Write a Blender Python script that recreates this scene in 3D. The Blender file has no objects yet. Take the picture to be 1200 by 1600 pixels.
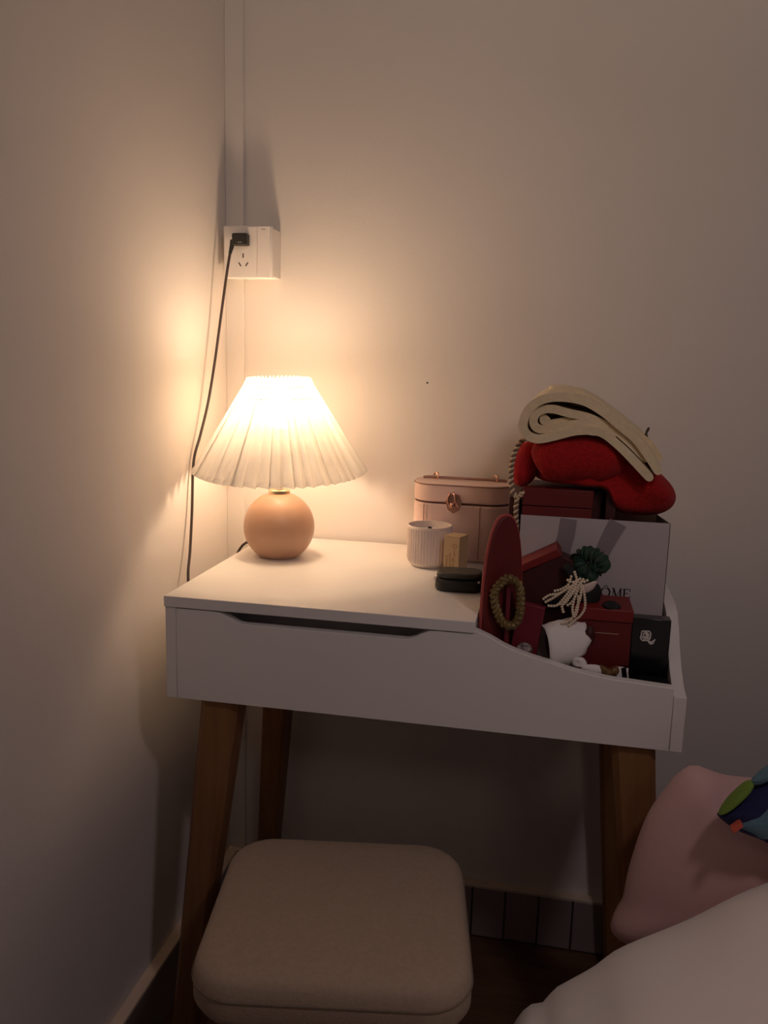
import bpy, bmesh, math, random
from mathutils import Matrix, Vector, noise

random.seed(7)
PI = math.pi
SC = bpy.context.scene
COL = SC.collection

# ---------------------------------------------------------------- camera, world, light, exposure
cam_data = bpy.data.cameras.new('camera')
cam_data.sensor_fit = 'VERTICAL'
cam_data.sensor_height = 36.0
cam_data.lens = 1314.8 / 1600 * 36.0
cam_data.clip_start = 0.02
cam = bpy.data.objects.new('camera', cam_data)
COL.objects.link(cam)
cam.matrix_world = (Matrix.Translation((0.5773, -1.4534, 1.0629))
                    @ Matrix.Rotation(0.1932, 4, 'Z') @ Matrix.Rotation(-0.1767, 4, 'X')
                    @ Matrix.Rotation(-0.0267, 4, 'Y') @ Matrix.Rotation(PI / 2, 4, 'X'))
SC.camera = cam

world = bpy.data.worlds.new('world')
SC.world = world
world.use_nodes = True
bg = world.node_tree.nodes['Background']
bg.inputs[0].default_value = (1.0, 0.80, 0.84, 1)
bg.inputs[1].default_value = 0.040

# dim lamp above the bed, front right: it throws the table's soft shadow on the left wall
room = bpy.data.lights.new('room_light', 'AREA')
room.shape = 'DISK'
room.size = 0.12
room.energy = 0.80
room.spread = 2.0
room.color = (1.0, 0.82, 0.86)
room_o = bpy.data.objects.new('room_light', room)
COL.objects.link(room_o)
room_o.location = (1.0, -1.22, 1.70)
room_o.rotation_euler = (Vector((0.60, -0.75, 0.45)) - Vector(room_o.location)).to_track_quat('-Z', 'Y').to_euler()

# added warm fill with no real source, lifts the upper walls from behind the viewer
wall_fill = bpy.data.lights.new('upper_wall_fill', 'AREA')
wall_fill.shape = 'DISK'
wall_fill.size = 0.6
wall_fill.energy = 1.6
wall_fill.spread = 1.15
wall_fill.color = (1.0, 0.80, 0.68)
wall_fill_o = bpy.data.objects.new('upper_wall_fill', wall_fill)
COL.objects.link(wall_fill_o)
wall_fill_o.location = (1.45, -2.5, 2.15)
wall_fill_o.rotation_euler = (Vector((0.55, 0.0, 1.90)) - Vector(wall_fill_o.location)).to_track_quat('-Z', 'Y').to_euler()

BULB_STRENGTH = 136.0
BULB_COLOR = (1.0, 0.68, 0.425)

vs = SC.view_settings
vs.view_transform = 'Standard'
vs.look = 'None'
vs.gamma = 1.0
vs.use_curve_mapping = False
vs.exposure = 0.0
SC.cycles.max_bounces = 10
SC.cycles.diffuse_bounces = 6
SC.cycles.transmission_bounces = 8
SC.cycles.sample_clamp_indirect = 6.0


# ---------------------------------------------------------------- materials
def mat(name, color, rough=0.6, var=0.0, var_scale=20.0, bump=0.0, bump_scale=200.0, metal=0.0,
        sheen=0.0, spec=0.5, color2=None, stretch=None, coat=0.0):
    m = bpy.data.materials.new(name)
    m.use_nodes = True
    nt = m.node_tree
    b = nt.nodes['Principled BSDF']
    b.inputs['Base Color'].default_value = (*color, 1)
    b.inputs['Roughness'].default_value = rough
    b.inputs['Metallic'].default_value = metal
    b.inputs['Specular IOR Level'].default_value = spec
    b.inputs['Sheen Weight'].default_value = sheen
    b.inputs['Coat Weight'].default_value = coat
    tc = nt.nodes.new('ShaderNodeTexCoord')
    mp = nt.nodes.new('ShaderNodeMapping')
    nt.links.new(tc.outputs['Object'], mp.inputs['Vector'])
    if stretch:
        mp.inputs['Scale'].default_value = stretch
    if var > 0 or color2:
        n = nt.nodes.new('ShaderNodeTexNoise')
        n.inputs['Scale'].default_value = var_scale
        n.inputs['Detail'].default_value = 5
        nt.links.new(mp.outputs[0], n.inputs['Vector'])
        r = nt.nodes.new('ShaderNodeValToRGB')
        r.color_ramp.elements[0].position = 0.3
        r.color_ramp.elements[1].position = 0.7
        c2 = color2 or tuple(min(1, c * (1 + var)) for c in color)
        c1 = color if color2 else tuple(c * (1 - var) for c in color)
        r.color_ramp.elements[0].color = (*c1, 1)
        r.color_ramp.elements[1].color = (*c2, 1)
        nt.links.new(n.outputs['Fac'], r.inputs[0])
        nt.links.new(r.outputs[0], b.inputs['Base Color'])
    if bump > 0:
        n = nt.nodes.new('ShaderNodeTexNoise')
        n.inputs['Scale'].default_value = bump_scale
        n.inputs['Detail'].default_value = 4
        nt.links.new(mp.outputs[0], n.inputs['Vector'])
        bp = nt.nodes.new('ShaderNodeBump')
        bp.inputs['Strength'].default_value = bump
        bp.inputs['Distance'].default_value = 0.002
        nt.links.new(n.outputs['Fac'], bp.inputs['Height'])
        nt.links.new(bp.outputs[0], b.inputs['Normal'])
    return m


M_wall = mat('wall_paint', (0.76, 0.72, 0.69), 0.85, 0.015, 3.0, 0.10, 180, spec=0.2)
M_ceil = mat('ceiling_paint', (0.80, 0.78, 0.75), 0.9, 0.01, 3.0)
M_floor = mat('wood_floor', (0.10, 0.048, 0.024), 0.5, 0.0, 6.0, 0.1, 60, color2=(0.15, 0.075, 0.035), stretch=(2, 14, 2))
M_tile = mat('skirting_tile', (0.30, 0.245, 0.235), 0.35, 0.04, 12)
M_grout = mat('skirting_grout', (0.20, 0.16, 0.14), 0.9, 0.05, 40)
M_ledge = mat('skirting_ledge', (0.74, 0.62, 0.50), 0.5, 0.03, 20)
M_lacquer = mat('white_lacquer', (0.78, 0.76, 0.74), 0.38, 0.01, 4, 0.03, 300, spec=0.4)
M_wood = mat('oak_leg', (0.20, 0.088, 0.030), 0.55, 0.0, 5, 0.08, 90, color2=(0.27, 0.125, 0.045), stretch=(14, 14, 1.5))
M_ball = mat('lamp_ball_wood', (0.50, 0.30, 0.195), 0.40, 0.0, 7, 0.08, 420, color2=(0.57, 0.345, 0.23), stretch=(1, 1, 4), coat=0.1)
M_brass = mat('pale_brass', (0.85, 0.68, 0.45), 0.3, 0.03, 30, metal=1.0)
M_holder = mat('lamp_holder_plastic', (0.75, 0.72, 0.68), 0.5, 0.02, 30)
M_thread = mat('shade_thread', (0.45, 0.36, 0.22), 0.8, 0.05, 100)
M_cord = mat('cord_rubber', (0.055, 0.038, 0.034), 0.5, 0.05, 60)
M_plug = mat('plug_plastic', (0.02, 0.02, 0.018), 0.45, 0.08, 80, 0.1, 500)
M_mark = mat('plug_marking', (0.5, 0.5, 0.45), 0.6, 0.05, 80)
M_socket = mat('socket_plastic', (0.80, 0.76, 0.74), 0.4, 0.01, 20)
M_socket2 = mat('socket_box_plastic', (0.78, 0.74, 0.71), 0.5, 0.01, 20)
M_hole = mat('socket_hole', (0.05, 0.035, 0.03), 0.7, 0.05, 50)
M_pinkcase = mat('pink_leather', (0.84, 0.62, 0.55), 0.55, 0.03, 30, 0.15, 500)
M_seam = mat('case_seam', (0.10, 0.03, 0.025), 0.7, 0.05, 50)
M_stitch = mat('case_stitch', (0.38, 0.22, 0.18), 0.8, 0.05, 50)
M_rose_gold = mat('rose_gold', (0.80, 0.48, 0.36), 0.28, 0.03, 30, metal=1.0)
M_candle_cup = mat('candle_ceramic', (0.72, 0.62, 0.57), 0.5, 0.02, 40)
M_wax = mat('candle_wax', (0.80, 0.70, 0.60), 0.4, 0.02, 40)
M_wick = mat('burnt_wick', (0.015, 0.012, 0.01), 0.9, 0.1, 100)
M_kraft = mat('kraft_card', (0.52, 0.37, 0.21), 0.7, 0.05, 60, 0.05, 300)
M_kraft_print = mat('kraft_print', (0.24, 0.12, 0.05), 0.8, 0.05, 60)
M_dark_case = mat('dark_green_case', (0.018, 0.019, 0.016), 0.5, 0.15, 60, 0.05, 300)
M_dark_lid = mat('dark_green_case_lid', (0.045, 0.043, 0.034), 0.5, 0.15, 60, 0.05, 300)
M_steel = mat('bright_metal', (0.75, 0.73, 0.70), 0.25, 0.03, 30, metal=1.0)
M_redleather = mat('red_leather', (0.125, 0.007, 0.007), 0.55, 0.08, 40, 0.12, 500)
M_redstitch = mat('red_stitch', (0.40, 0.07, 0.06), 0.7, 0.05, 60)
M_redbox = mat('red_card', (0.13, 0.006, 0.006), 0.55, 0.06, 30, 0.05, 300)
M_redbox_dark = mat('dark_red_card', (0.05, 0.004, 0.005), 0.55, 0.06, 30, 0.05, 300)
M_redlid = mat('red_lid_card', (0.18, 0.008, 0.007), 0.55, 0.06, 30, 0.05, 300)
M_pinkcard = mat('magenta_card', (0.17, 0.010, 0.022), 0.55, 0.05, 40)
M_redtowel = mat('red_terry', (0.36, 0.010, 0.011), 0.95, 0.22, 320, 1.0, 420, spec=0.2, sheen=0.05)
M_velvet = mat('red_velvet', (0.38, 0.011, 0.017), 0.9, 0.12, 60, 0.4, 300, spec=0.2, sheen=0.05)
M_cream = mat('cream_terry', (0.78, 0.64, 0.42), 0.95, 0.06, 120, 0.6, 420, sheen=0.15)
M_tag = mat('dark_loop', (0.06, 0.045, 0.035), 0.8, 0.1, 60)
M_rope1 = mat('rope_light', (0.62, 0.50, 0.34), 0.7, 0.08, 200)
M_rope2 = mat('rope_dark', (0.16, 0.10, 0.07), 0.7, 0.08, 200)
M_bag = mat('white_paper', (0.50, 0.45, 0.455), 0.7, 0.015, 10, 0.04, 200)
M_ribbon = mat('grey_ribbon', (0.26, 0.21, 0.23), 0.6, 0.05, 60)
M_ink = mat('black_ink', (0.012, 0.01, 0.012), 0.6, 0.05, 60)
M_gold = mat('gold_fabric', (0.22, 0.155, 0.06), 0.55, 0.25, 150, 0.5, 300, metal=0.45)
M_green = mat('green_velvet', (0.010, 0.045, 0.022), 0.7, 0.3, 60, 0.4, 200, sheen=0.1)
M_blackfab = mat('black_fabric', (0.008, 0.008, 0.009), 0.8, 0.2, 60, 0.3, 200)
M_pearl = mat('pearl', (0.80, 0.68, 0.52), 0.3, 0.05, 60, coat=0.3)
M_petal = mat('petal_fabric', (0.62, 0.50, 0.45), 0.6, 0.06, 80)
M_paper = mat('white_tissue', (0.80, 0.76, 0.73), 0.8, 0.02, 60, 0.25, 150)
M_blackbox = mat('black_gloss_card', (0.004, 0.004, 0.005), 0.22, 0.1, 30)
M_rose = mat('white_print', (0.78, 0.72, 0.66), 0.6, 0.03, 60)
M_brown = mat('brown_plastic_and_shade', (0.16, 0.085, 0.03), 0.4, 0.1, 60)
M_clear = mat('silver_foil', (0.55, 0.50, 0.50), 0.25, 0.1, 200, metal=0.7)
M_seat = mat('stool_fabric', (0.46, 0.35, 0.25), 0.9, 0.05, 160, 0.5, 600, sheen=0.1)
M_piping = mat('stool_piping', (0.24, 0.18, 0.13), 0.9, 0.05, 160)
M_pinksheet = mat('pink_cotton', (0.62, 0.40, 0.38), 0.9, 0.04, 6, 0.25, 60, sheen=0.1)
M_duvet = mat('white_pink_cotton', (0.84, 0.80, 0.77), 0.9, 0.02, 5, 0.2, 50, sheen=0.1)
M_mattress = mat('mattress_cloth', (0.50, 0.42, 0.38), 0.9, 0.03, 30)
M_bedwood = mat('bed_base_wood', (0.10, 0.05, 0.03), 0.6, 0.1, 20)
M_navy = mat('navy_cloth', (0.012, 0.014, 0.075), 0.85, 0.1, 60, 0.3, 300)
M_teal = mat('teal_cloth', (0.10, 0.20, 0.26), 0.85, 0.08, 60, 0.3, 300)
M_lime = mat('green_cloth', (0.15, 0.26, 0.035), 0.85, 0.1, 60, 0.3, 300)
M_orange = mat('orange_red_cloth', (0.58, 0.10, 0.06), 0.85, 0.1, 60, 0.3, 300)
M_speck = mat('speck', (0.04, 0.03, 0.03), 0.8, 0.1, 60)


def shade_material():
    m = bpy.data.materials.new('pleated_paper')
    m.use_nodes = True
    nt = m.node_tree
    for n in list(nt.nodes):
        nt.nodes.remove(n)
    out = nt.nodes.new('ShaderNodeOutputMaterial')
    mix = nt.nodes.new('ShaderNodeMixShader')
    dif = nt.nodes.new('ShaderNodeBsdfDiffuse')
    tr = nt.nodes.new('ShaderNodeBsdfTranslucent')
    tc = nt.nodes.new('ShaderNodeTexCoord')
    n = nt.nodes.new('ShaderNodeTexNoise')
    n.inputs['Scale'].default_value = 60
    r = nt.nodes.new('ShaderNodeValToRGB')
    r.color_ramp.elements[0].color = (0.82, 0.81, 0.78, 1)
    r.color_ramp.elements[1].color = (0.87, 0.86, 0.83, 1)
    nt.links.new(tc.outputs['Object'], n.inputs['Vector'])
    nt.links.new(n.outputs['Fac'], r.inputs[0])
    nt.links.new(r.outputs[0], dif.inputs[0])
    nt.links.new(r.outputs[0], tr.inputs[0])
    mix.inputs[0].default_value = 0.36
    nt.links.new(dif.outputs[0], mix.inputs[1])
    nt.links.new(tr.outputs[0], mix.inputs[2])
    mix2 = nt.nodes.new('ShaderNodeMixShader')
    tp_ = nt.nodes.new('ShaderNodeBsdfTransparent')
    tp_.inputs[0].default_value = (1.0, 0.95, 0.86, 1)
    mix2.inputs[0].default_value = 0.20
    nt.links.new(mix.outputs[0], mix2.inputs[1])
    nt.links.new(tp_.outputs[0], mix2.inputs[2])
    nt.links.new(mix2.outputs[0], out.inputs[0])
    return m


def bulb_material():
    m = bpy.data.materials.new('bulb_glow')
    m.use_nodes = True
    nt = m.node_tree
    b = nt.nodes['Principled BSDF']
    b.inputs['Base Color'].default_value = (0.9, 0.85, 0.75, 1)
    b.inputs['Emission Color'].default_value = (*BULB_COLOR, 1)
    b.inputs['Emission Strength'].default_value = BULB_STRENGTH
    return m


M_shade = shade_material()
M_bulb = bulb_material()


# ---------------------------------------------------------------- mesh helpers (all in world metres)
class MB:
    def __init__(self):
        self.v = []
        self.f = []

    def add(self, verts, faces):
        o = len(self.v)
        self.v += [tuple(p) for p in verts]
        self.f += [tuple(i + o for i in f) for f in faces]
        return self

    def box(self, x0, x1, y0, y1, z0, z1, M=None):
        vs_ = [(x0, y0, z0), (x1, y0, z0), (x1, y1, z0), (x0, y1, z0),
               (x0, y0, z1), (x1, y0, z1), (x1, y1, z1), (x0, y1, z1)]
        if M:
            vs_ = [tuple(M @ Vector(p)) for p in vs_]
        return self.add(vs_, [(0, 3, 2, 1), (4, 5, 6, 7), (0, 1, 5, 4), (1, 2, 6, 5), (2, 3, 7, 6), (3, 0, 4, 7)])

    def prism(self, pts, axis, a, b, M=None):
        """extrude a 2-D outline along an axis ('x': pts are (y,z); 'y': (x,z); 'z': (x,y))"""
        def put(p, t):
            q = {'x': (t, p[0], p[1]), 'y': (p[0], t, p[1]), 'z': (p[0], p[1], t)}[axis]
            return tuple(M @ Vector(q)) if M else q
        n = len(pts)
        vs_ = [put(p, a) for p in pts] + [put(p, b) for p in pts]
        fs = [tuple(range(n)), tuple(range(2 * n - 1, n - 1, -1))]
        fs += [(i, i + n, (i + 1) % n + n, (i + 1) % n) for i in range(n)]
        return self.add(vs_, fs)

    def lathe(self, prof, cx, cy, n=48, closed=True):
        """profile of (r, z)"""
        vs_ = []
        for r, z in prof:
            for k in range(n):
                a = 2 * PI * k / n
                vs_.append((cx + r * math.cos(a), cy + r * math.sin(a), z))
        fs = []
        for i in range(len(prof) - 1):
            for k in range(n):
                k2 = (k + 1) % n
                fs.append((i * n + k, i * n + k2, (i + 1) * n + k2, (i + 1) * n + k))
        if closed:
            fs.append(tuple(range(n - 1, -1, -1)))
            L = (len(prof) - 1) * n
            fs.append(tuple(range(L, L + n)))
        return self.add(vs_, fs)

    def tube(self, path, r, n=8, closed=False, caps=True):
        P = [Vector(p) for p in path]
        m = len(P)
        rr = r if isinstance(r, (list, tuple)) else [r] * m
        vs_ = []
        T0 = None
        nrm = None
        for i in range(m):
            a = P[(i - 1) % m] if (closed or i > 0) else P[i]
            b = P[(i + 1) % m] if (closed or i < m - 1) else P[i]
            t = (b - a).normalized()
            if nrm is None:
                up = Vector((0, 0, 1)) if abs(t.z) < 0.9 else Vector((1, 0, 0))
                nrm = (up - t * up.dot(t)).normalized()
            else:
                nrm = (nrm - t * nrm.dot(t)).normalized()
            bn = t.cross(nrm)
            for k in range(n):
                ang = 2 * PI * k / n
                vs_.append(P[i] + (nrm * math.cos(ang) + bn * math.sin(ang)) * rr[i])
        fs = []
        for i in range(m if closed else m - 1):
            j = (i + 1) % m
            for k in range(n):
                k2 = (k + 1) % n
                fs.append((i * n + k, i * n + k2, j * n + k2, j * n + k))
        if caps and not closed:
            fs.append(tuple(range(n - 1, -1, -1)))
            fs.append(tuple(range((m - 1) * n, m * n)))
        return self.add(vs_, fs)

    def ball(self, c, r, n=8, m=6):
        vs_ = [(c[0], c[1], c[2] - r)]
        for i in range(1, m):
            ph = -PI / 2 + PI * i / m
            for k in range(n):
                a = 2 * PI * k / n
                vs_.append((c[0] + r * math.cos(ph) * math.cos(a), c[1] + r * math.cos(ph) * math.sin(a), c[2] + r * math.sin(ph)))
        vs_.append((c[0], c[1], c[2] + r))
        fs = [(0, 1 + (k + 1) % n, 1 + k) for k in range(n)]
        for i in range(m - 2):
            for k in range(n):
                k2 = (k + 1) % n
                fs.append((1 + i * n + k, 1 + i * n + k2, 1 + (i + 1) * n + k2, 1 + (i + 1) * n + k))
        top = len(vs_) - 1
        b = 1 + (m - 2) * n
        fs += [(b + k, b + (k + 1) % n, top) for k in range(n)]
        return self.add(vs_, fs)

    def inflate(self, outline, y, T, n=72, K=10, e=2.4, lean=0.0, z0=0.0, wob=0.0, wob_s=8.0, fn=None, smooth=True):
        """a stuffed body: closed outline in (x,z) at depth y, half thickness T; lean tilts it back by dy per dz"""
        pts = resample(outline, n, True, smooth)
        cx = sum(p[0] for p in pts) / n
        cz = sum(p[1] for p in pts) / n
        vs_ = []

        def put(s, p, side):
            x = cx + s * (p[0] - cx)
            z = cz + s * (p[1] - cz)
            h = T * max(0.0, 1 - s ** e) ** 0.55
            yy = y - side * h
            if wob:
                d = wob * noise.noise(Vector((x * wob_s, side * 3.1, z * wob_s)))
                yy -= side * d * (1 - s ** 4)
            if fn:
                yy += fn(x, z, side) * (1 - s ** 6)
            return (x, yy + lean * (z - z0), z)
        for k in range(K):
            s = 1 - (k / K) ** 1.6 if k else 1.0
            for p in pts:
                vs_.append(put(s, p, 1))
        fc = len(vs_)
        vs_.append(put(0, (cx, cz), 1))
        back = len(vs_)
        for k in range(1, K):
            s = 1 - (k / K) ** 1.6
            for p in pts:
                vs_.append(put(s, p, -1))
        bc = len(vs_)
        vs_.append(put(0, (cx, cz), -1))
        fs = []
        for k in range(K - 1):
            for i in range(n):
                j = (i + 1) % n
                fs.append((k * n + i, k * n + j, (k + 1) * n + j, (k + 1) * n + i))
        for i in range(n):
            fs.append(((K - 1) * n + i, (K - 1) * n + (i + 1) % n, fc))
        for i in range(n):
            j = (i + 1) % n
            fs.append((j, i, back + i, back + j))
        for k in range(K - 2):
            for i in range(n):
                j = (i + 1) % n
                fs.append((back + k * n + j, back + k * n + i, back + (k + 1) * n + i, back + (k + 1) * n + j))
        for i in range(n):
            fs.append((back + (K - 2) * n + (i + 1) % n, back + (K - 2) * n + i, bc))
        return self.add(vs_, fs)

    def ribbon(self, path, th, y0, y1, n=70, ny=9, wob=0.003, skew=(0, 0)):
        """a thick folded sheet: centre line in (x,z), thickness th, running from depth y0 to y1"""
        pts = resample(path, n, False)
        loop = []
        L, Rr = [], []
        for i in range(n):
            a = pts[max(0, i - 1)]
            b = pts[min(n - 1, i + 1)]
            dx, dz = b[0] - a[0], b[1] - a[1]
            l = math.hypot(dx, dz) or 1
            nx, nz = -dz / l, dx / l
            t = th / 2
            L.append((pts[i][0] + nx * t, pts[i][1] + nz * t))
            Rr.append((pts[i][0] - nx * t, pts[i][1] - nz * t))
        def cap(c, a, d):
            out = []
            r = th / 2
            for k in range(1, 4):
                ang = a + d * PI * k / 4
                out.append((c[0] + r * math.cos(ang), c[1] + r * math.sin(ang)))
            return out
        e = pts[-1]
        ae = math.atan2(L[-1][1] - e[1], L[-1][0] - e[0])
        s = pts[0]
        as_ = math.atan2(Rr[0][1] - s[1], Rr[0][0] - s[0])
        loop = L + cap(e, ae, -1) + Rr[::-1] + cap(s, as_, -1)
        m = len(loop)
        vs_ = []
        for j in range(ny):
            t = j / (ny - 1)
            y = y0 + (y1 - y0) * t
            edge = 1.0
            for (x, z) in loop:
                d = wob * noise.noise(Vector((x * 14, y * 16 + 5, z * 14)))
                d2 = wob * noise.noise(Vector((x * 14 + 9, y * 16, z * 14)))
                vs_.append((x + d + skew[0] * t, y + (0.004 * noise.noise(Vector((x * 30, 0, z * 30))) if j in (0, ny - 1) else 0), z + d2 + skew[1] * t))
        fs = []
        for j in range(ny - 1):
            for i in range(m):
                k = (i + 1) % m
                fs.append((j * m + i, (j + 1) * m + i, (j + 1) * m + k, j * m + k))
        # end walls as strips between the two long sides
        for j, flip in ((0, False), (ny - 1, True)):
            o = j * m
            for i in range(n - 1):
                q = (o + i, o + i + 1, o + 2 * n + 3 - 1 - (i + 1), o + 2 * n + 3 - 1 - i)
                fs.append(q if not flip else q[::-1])
            c1 = [o + n - 1, o + n, o + n + 1, o + n + 2, o + n + 3]
            c2 = [o + 2 * n + 2, o + 2 * n + 3, o + 2 * n + 4, o + 2 * n + 5, o]
            for c in (c1, c2):
                fs.append(tuple(c) if not flip else tuple(c[::-1]))
        return self.add(vs_, fs)


def catmull(p0, p1, p2, p3, t):
    return tuple(0.5 * ((2 * b) + (-a + c) * t + (2 * a - 5 * b + 4 * c - d) * t * t + (-a + 3 * b - 3 * c + d) * t ** 3)
                 for a, b, c, d in zip(p0, p1, p2, p3))


def resample(pts, n, closed, smooth=True):
    m = len(pts)
    dense = []
    if closed:
        for i in range(m):
            for k in range(16):
                t = k / 16
                if smooth:
                    dense.append(catmull(pts[(i - 1) % m], pts[i], pts[(i + 1) % m], pts[(i + 2) % m], t))
                else:
                    dense.append(tuple(a + (b - a) * t for a, b in zip(pts[i], pts[(i + 1) % m])))
        dense.append(dense[0])
    else:
        for i in range(m - 1):
            for k in range(16):
                dense.append(catmull(pts[max(0, i - 1)], pts[i], pts[i + 1], pts[min(m - 1, i + 2)], k / 16))
        dense.append(tuple(pts[-1]))
    d = [0.0]
    for a, b in zip(dense, dense[1:]):
        d.append(d[-1] + math.dist(a, b))
    tot = d[-1]
    out = []
    j = 0
    cnt = n if closed else n - 1
    for i in range(n):
        s = tot * i / cnt
        while j < len(d) - 2 and d[j + 1] < s:
            j += 1
        t = (s - d[j]) / ((d[j + 1] - d[j]) or 1)
        out.append(tuple(a + (b - a) * t for a, b in zip(dense[j], dense[j + 1])))
    return out


ROOT = {}


def obj(name, mb, m, parent=None, loc=None, bevel=0.0, seg=2, smooth=35, sub=0, normals=True):
    base = Vector(ROOT[parent.name]) if parent else Vector(loc or (0, 0, 0))
    me = bpy.data.meshes.new(name)
    me.from_pydata([tuple(Vector(p) - base) for p in mb.v], [], mb.f)
    if normals:
        bm = bmesh.new()
        bm.from_mesh(me)
        bmesh.ops.recalc_face_normals(bm, faces=bm.faces)
        bm.to_mesh(me)
        bm.free()
    me.materials.append(m)
    if smooth:
        me.polygons.foreach_set('use_smooth', [True] * len(me.polygons))
        me.set_sharp_from_angle(angle=math.radians(smooth))
    me.update()
    o = bpy.data.objects.new(name, me)
    COL.objects.link(o)
    if bevel:
        b = o.modifiers.new('bevel', 'BEVEL')
        b.width = bevel
        b.segments = seg
        b.limit_method = 'ANGLE'
        b.angle_limit = math.radians(40)
    if sub:
        s = o.modifiers.new('subdivision', 'SUBSURF')
        s.levels = s.render_levels = sub
    if parent:
        o.parent = parent
    else:
        o.location = base
    ROOT[o.name] = tuple(base)
    return o


def tag(o, label, cat, group=None, kind=None):
    o['label'] = label
    o['category'] = cat
    if group:
        o['group'] = group
    if kind:
        o['kind'] = kind
    return o


def thing(name, loc, label, cat, group=None):
    o = bpy.data.objects.new(name, None)
    o.empty_display_size = 0.05
    COL.objects.link(o)
    o.location = loc
    ROOT[o.name] = tuple(loc)
    return tag(o, label, cat, group)


def struct(name, mb, m, **k):
    o = obj(name, mb, m, **k)
    o['kind'] = 'structure'
    return o


def helix_pair(path, rad, turns, n, phase=0.0, strands=2):
    """centre lines of twisted strands around a path"""
    pts = [Vector(p) for p in resample(path, n, False)]
    outs = [[] for _ in range(strands)]
    nrm = None
    for i, p in enumerate(pts):
        t = (pts[min(n - 1, i + 1)] - pts[max(0, i - 1)]).normalized()
        if nrm is None:
            up = Vector((0, 1, 0))
            nrm = (up - t * up.dot(t)).normalized()
        else:
            nrm = (nrm - t * nrm.dot(t)).normalized()
        bn = t.cross(nrm)
        for s in range(strands):
            a = phase + 2 * PI * turns * i / (n - 1) + 2 * PI * s / strands
            outs[s].append(p + (nrm * math.cos(a) + bn * math.sin(a)) * rad)
    return outs


# ================================================================= ROOM
struct('wall_back', MB().box(-0.12, 3.2, 0.0, 0.12, 0.0, 2.6), M_wall, loc=(0, 0, 0))
struct('wall_left', MB().box(-0.12, 0.0, -3.4, 0.0, 0.0, 2.6), M_wall, loc=(0, 0, 0))
struct('floor', MB().box(-0.12, 3.2, -3.4, 0.12, -0.1, 0.0), M_floor)
struct('ceiling', MB().box(-0.12, 3.2, -3.4, 0.12, 2.6, 2.7), M_ceil)
# narrow plaster strip standing proud in the corner
struct('trim_1', MB().box(0.0, 0.033, -0.009, 0.0, 0.107, 2.6), M_wall, bevel=0.001)

# tiled skirting along the back wall: cap, mortar bed and single tiles
bb = struct('baseboard_back', MB().box(0.0, 3.2, -0.011, 0.0, 0.0, 0.101), M_grout, loc=(0, 0, 0))
obj('ledge', MB().box(0.0, 3.2, -0.0195, 0.0, 0.101, 0.107), M_ledge, bb, bevel=0.001)
tile_me = None
for i in range(24):
    x = 0.0215 + i * 0.0612 - 0.0612 + 0.035
    if tile_me is None:
        t0 = obj('tile', MB().box(0.001, 0.0592, -0.0187, -0.0105, 0.003, 0.101), M_tile, bb, bevel=0.001)
        tile_me = t0
        t0.location = (x, 0, 0)
    else:
        t = tile_me.copy()
        COL.objects.link(t)
        t.parent = bb
        t.location = (x, -0.0006 * (i % 3), 0)
bl = struct('baseboard_left', MB().box(0.0, 0.0175, -3.4, -0.0195, 0.0, 0.101), M_tile, loc=(0, 0, 0))
obj('ledge', MB().box(0.0, 0.0195, -3.4, -0.0195, 0.101, 0.107), M_ledge, bl, bevel=0.001)

# small dark speck on the plaster
tag(obj('wall_speck', MB().ball((0.363, -0.0005, 1.029), 0.0016, 8, 6), M_speck, loc=(0.363, 0, 1.029)),
    'tiny dark speck on the bare back wall above the pink case', 'speck')

# ================================================================= WALL SOCKET
so = thing('wall_socket', (0.06, 0.0, 1.195),
           'square white surface-mounted power socket in the wall corner above the lamp', 'socket')
obj('mounting_box', MB().box(0.018, 0.1005, -0.049, -0.0092, 1.198, 1.2785).box(0.036, 0.0985, -0.0095, 0.0, 1.2, 1.2765),
    M_socket2, so, bevel=0.002)
pl = obj('face_plate', MB().box(0.015, 0.1015, -0.057, -0.049, 1.195, 1.2815), M_socket, so, bevel=0.003, seg=3)
obj('switch_rocker', MB().box(0.0755, 0.0990, -0.0586, -0.056, 1.1965, 1.280), M_socket, pl, bevel=0.0008)
obj('indicator_line', MB().box(0.083, 0.0905, -0.0590, -0.0584, 1.2745, 1.2750), M_seam, pl)


def slot(cx, cz, ang):
    M = Matrix.Translation((cx, 0, cz)) @ Matrix.Rotation(ang, 4, 'Y')
    return MB().box(-0.0009, 0.0009, -0.0575, -0.0565, -0.0036, 0.0036, M)


obj('pin_hole', slot(0.0505, 1.2325, 0), M_hole, pl)
obj('pin_hole', slot(0.0445, 1.2185, -0.6), M_hole, pl)
obj('pin_hole', slot(0.0570, 1.2185, 0.6), M_hole, pl)

# ================================================================= VANITY TABLE
X0, X1, YF, YB = 0.0785, 0.7585, -0.431, -0.012
ZB, ZT = 0.599, 0.744
vt = thing('vanity_table', (0.42, -0.22, 0.0),
           'white vanity table with wooden legs, wide drawer front and curved open tray at right', 'table')
obj('tabletop', MB().box(0.0776, 0.4985, -0.433, -0.010, 0.729, ZT), M_lacquer, vt, bevel=0.0008)
obj('side_panel', MB().box(X0, X0 + 0.015, YF, YB, ZB, 0.729), M_lacquer, vt, bevel=0.0006)
rp = [(YF, ZB), (YF, 0.670), (-0.405, 0.674), (-0.375, 0.688), (-0.350, 0.706), (-0.328, 0.727), (-0.305, 0.742), (-0.28, 0.747), (-0.25, 0.748), (YB, 0.748), (YB, ZB)]
obj('side_panel', MB().prism(rp, 'x', X1 - 0.015, X1), M_lacquer, vt, bevel=0.0006)
obj('divider', MB().box(0.483, 0.496, -0.417, -0.024, 0.612, 0.729), M_lacquer, vt)
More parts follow.
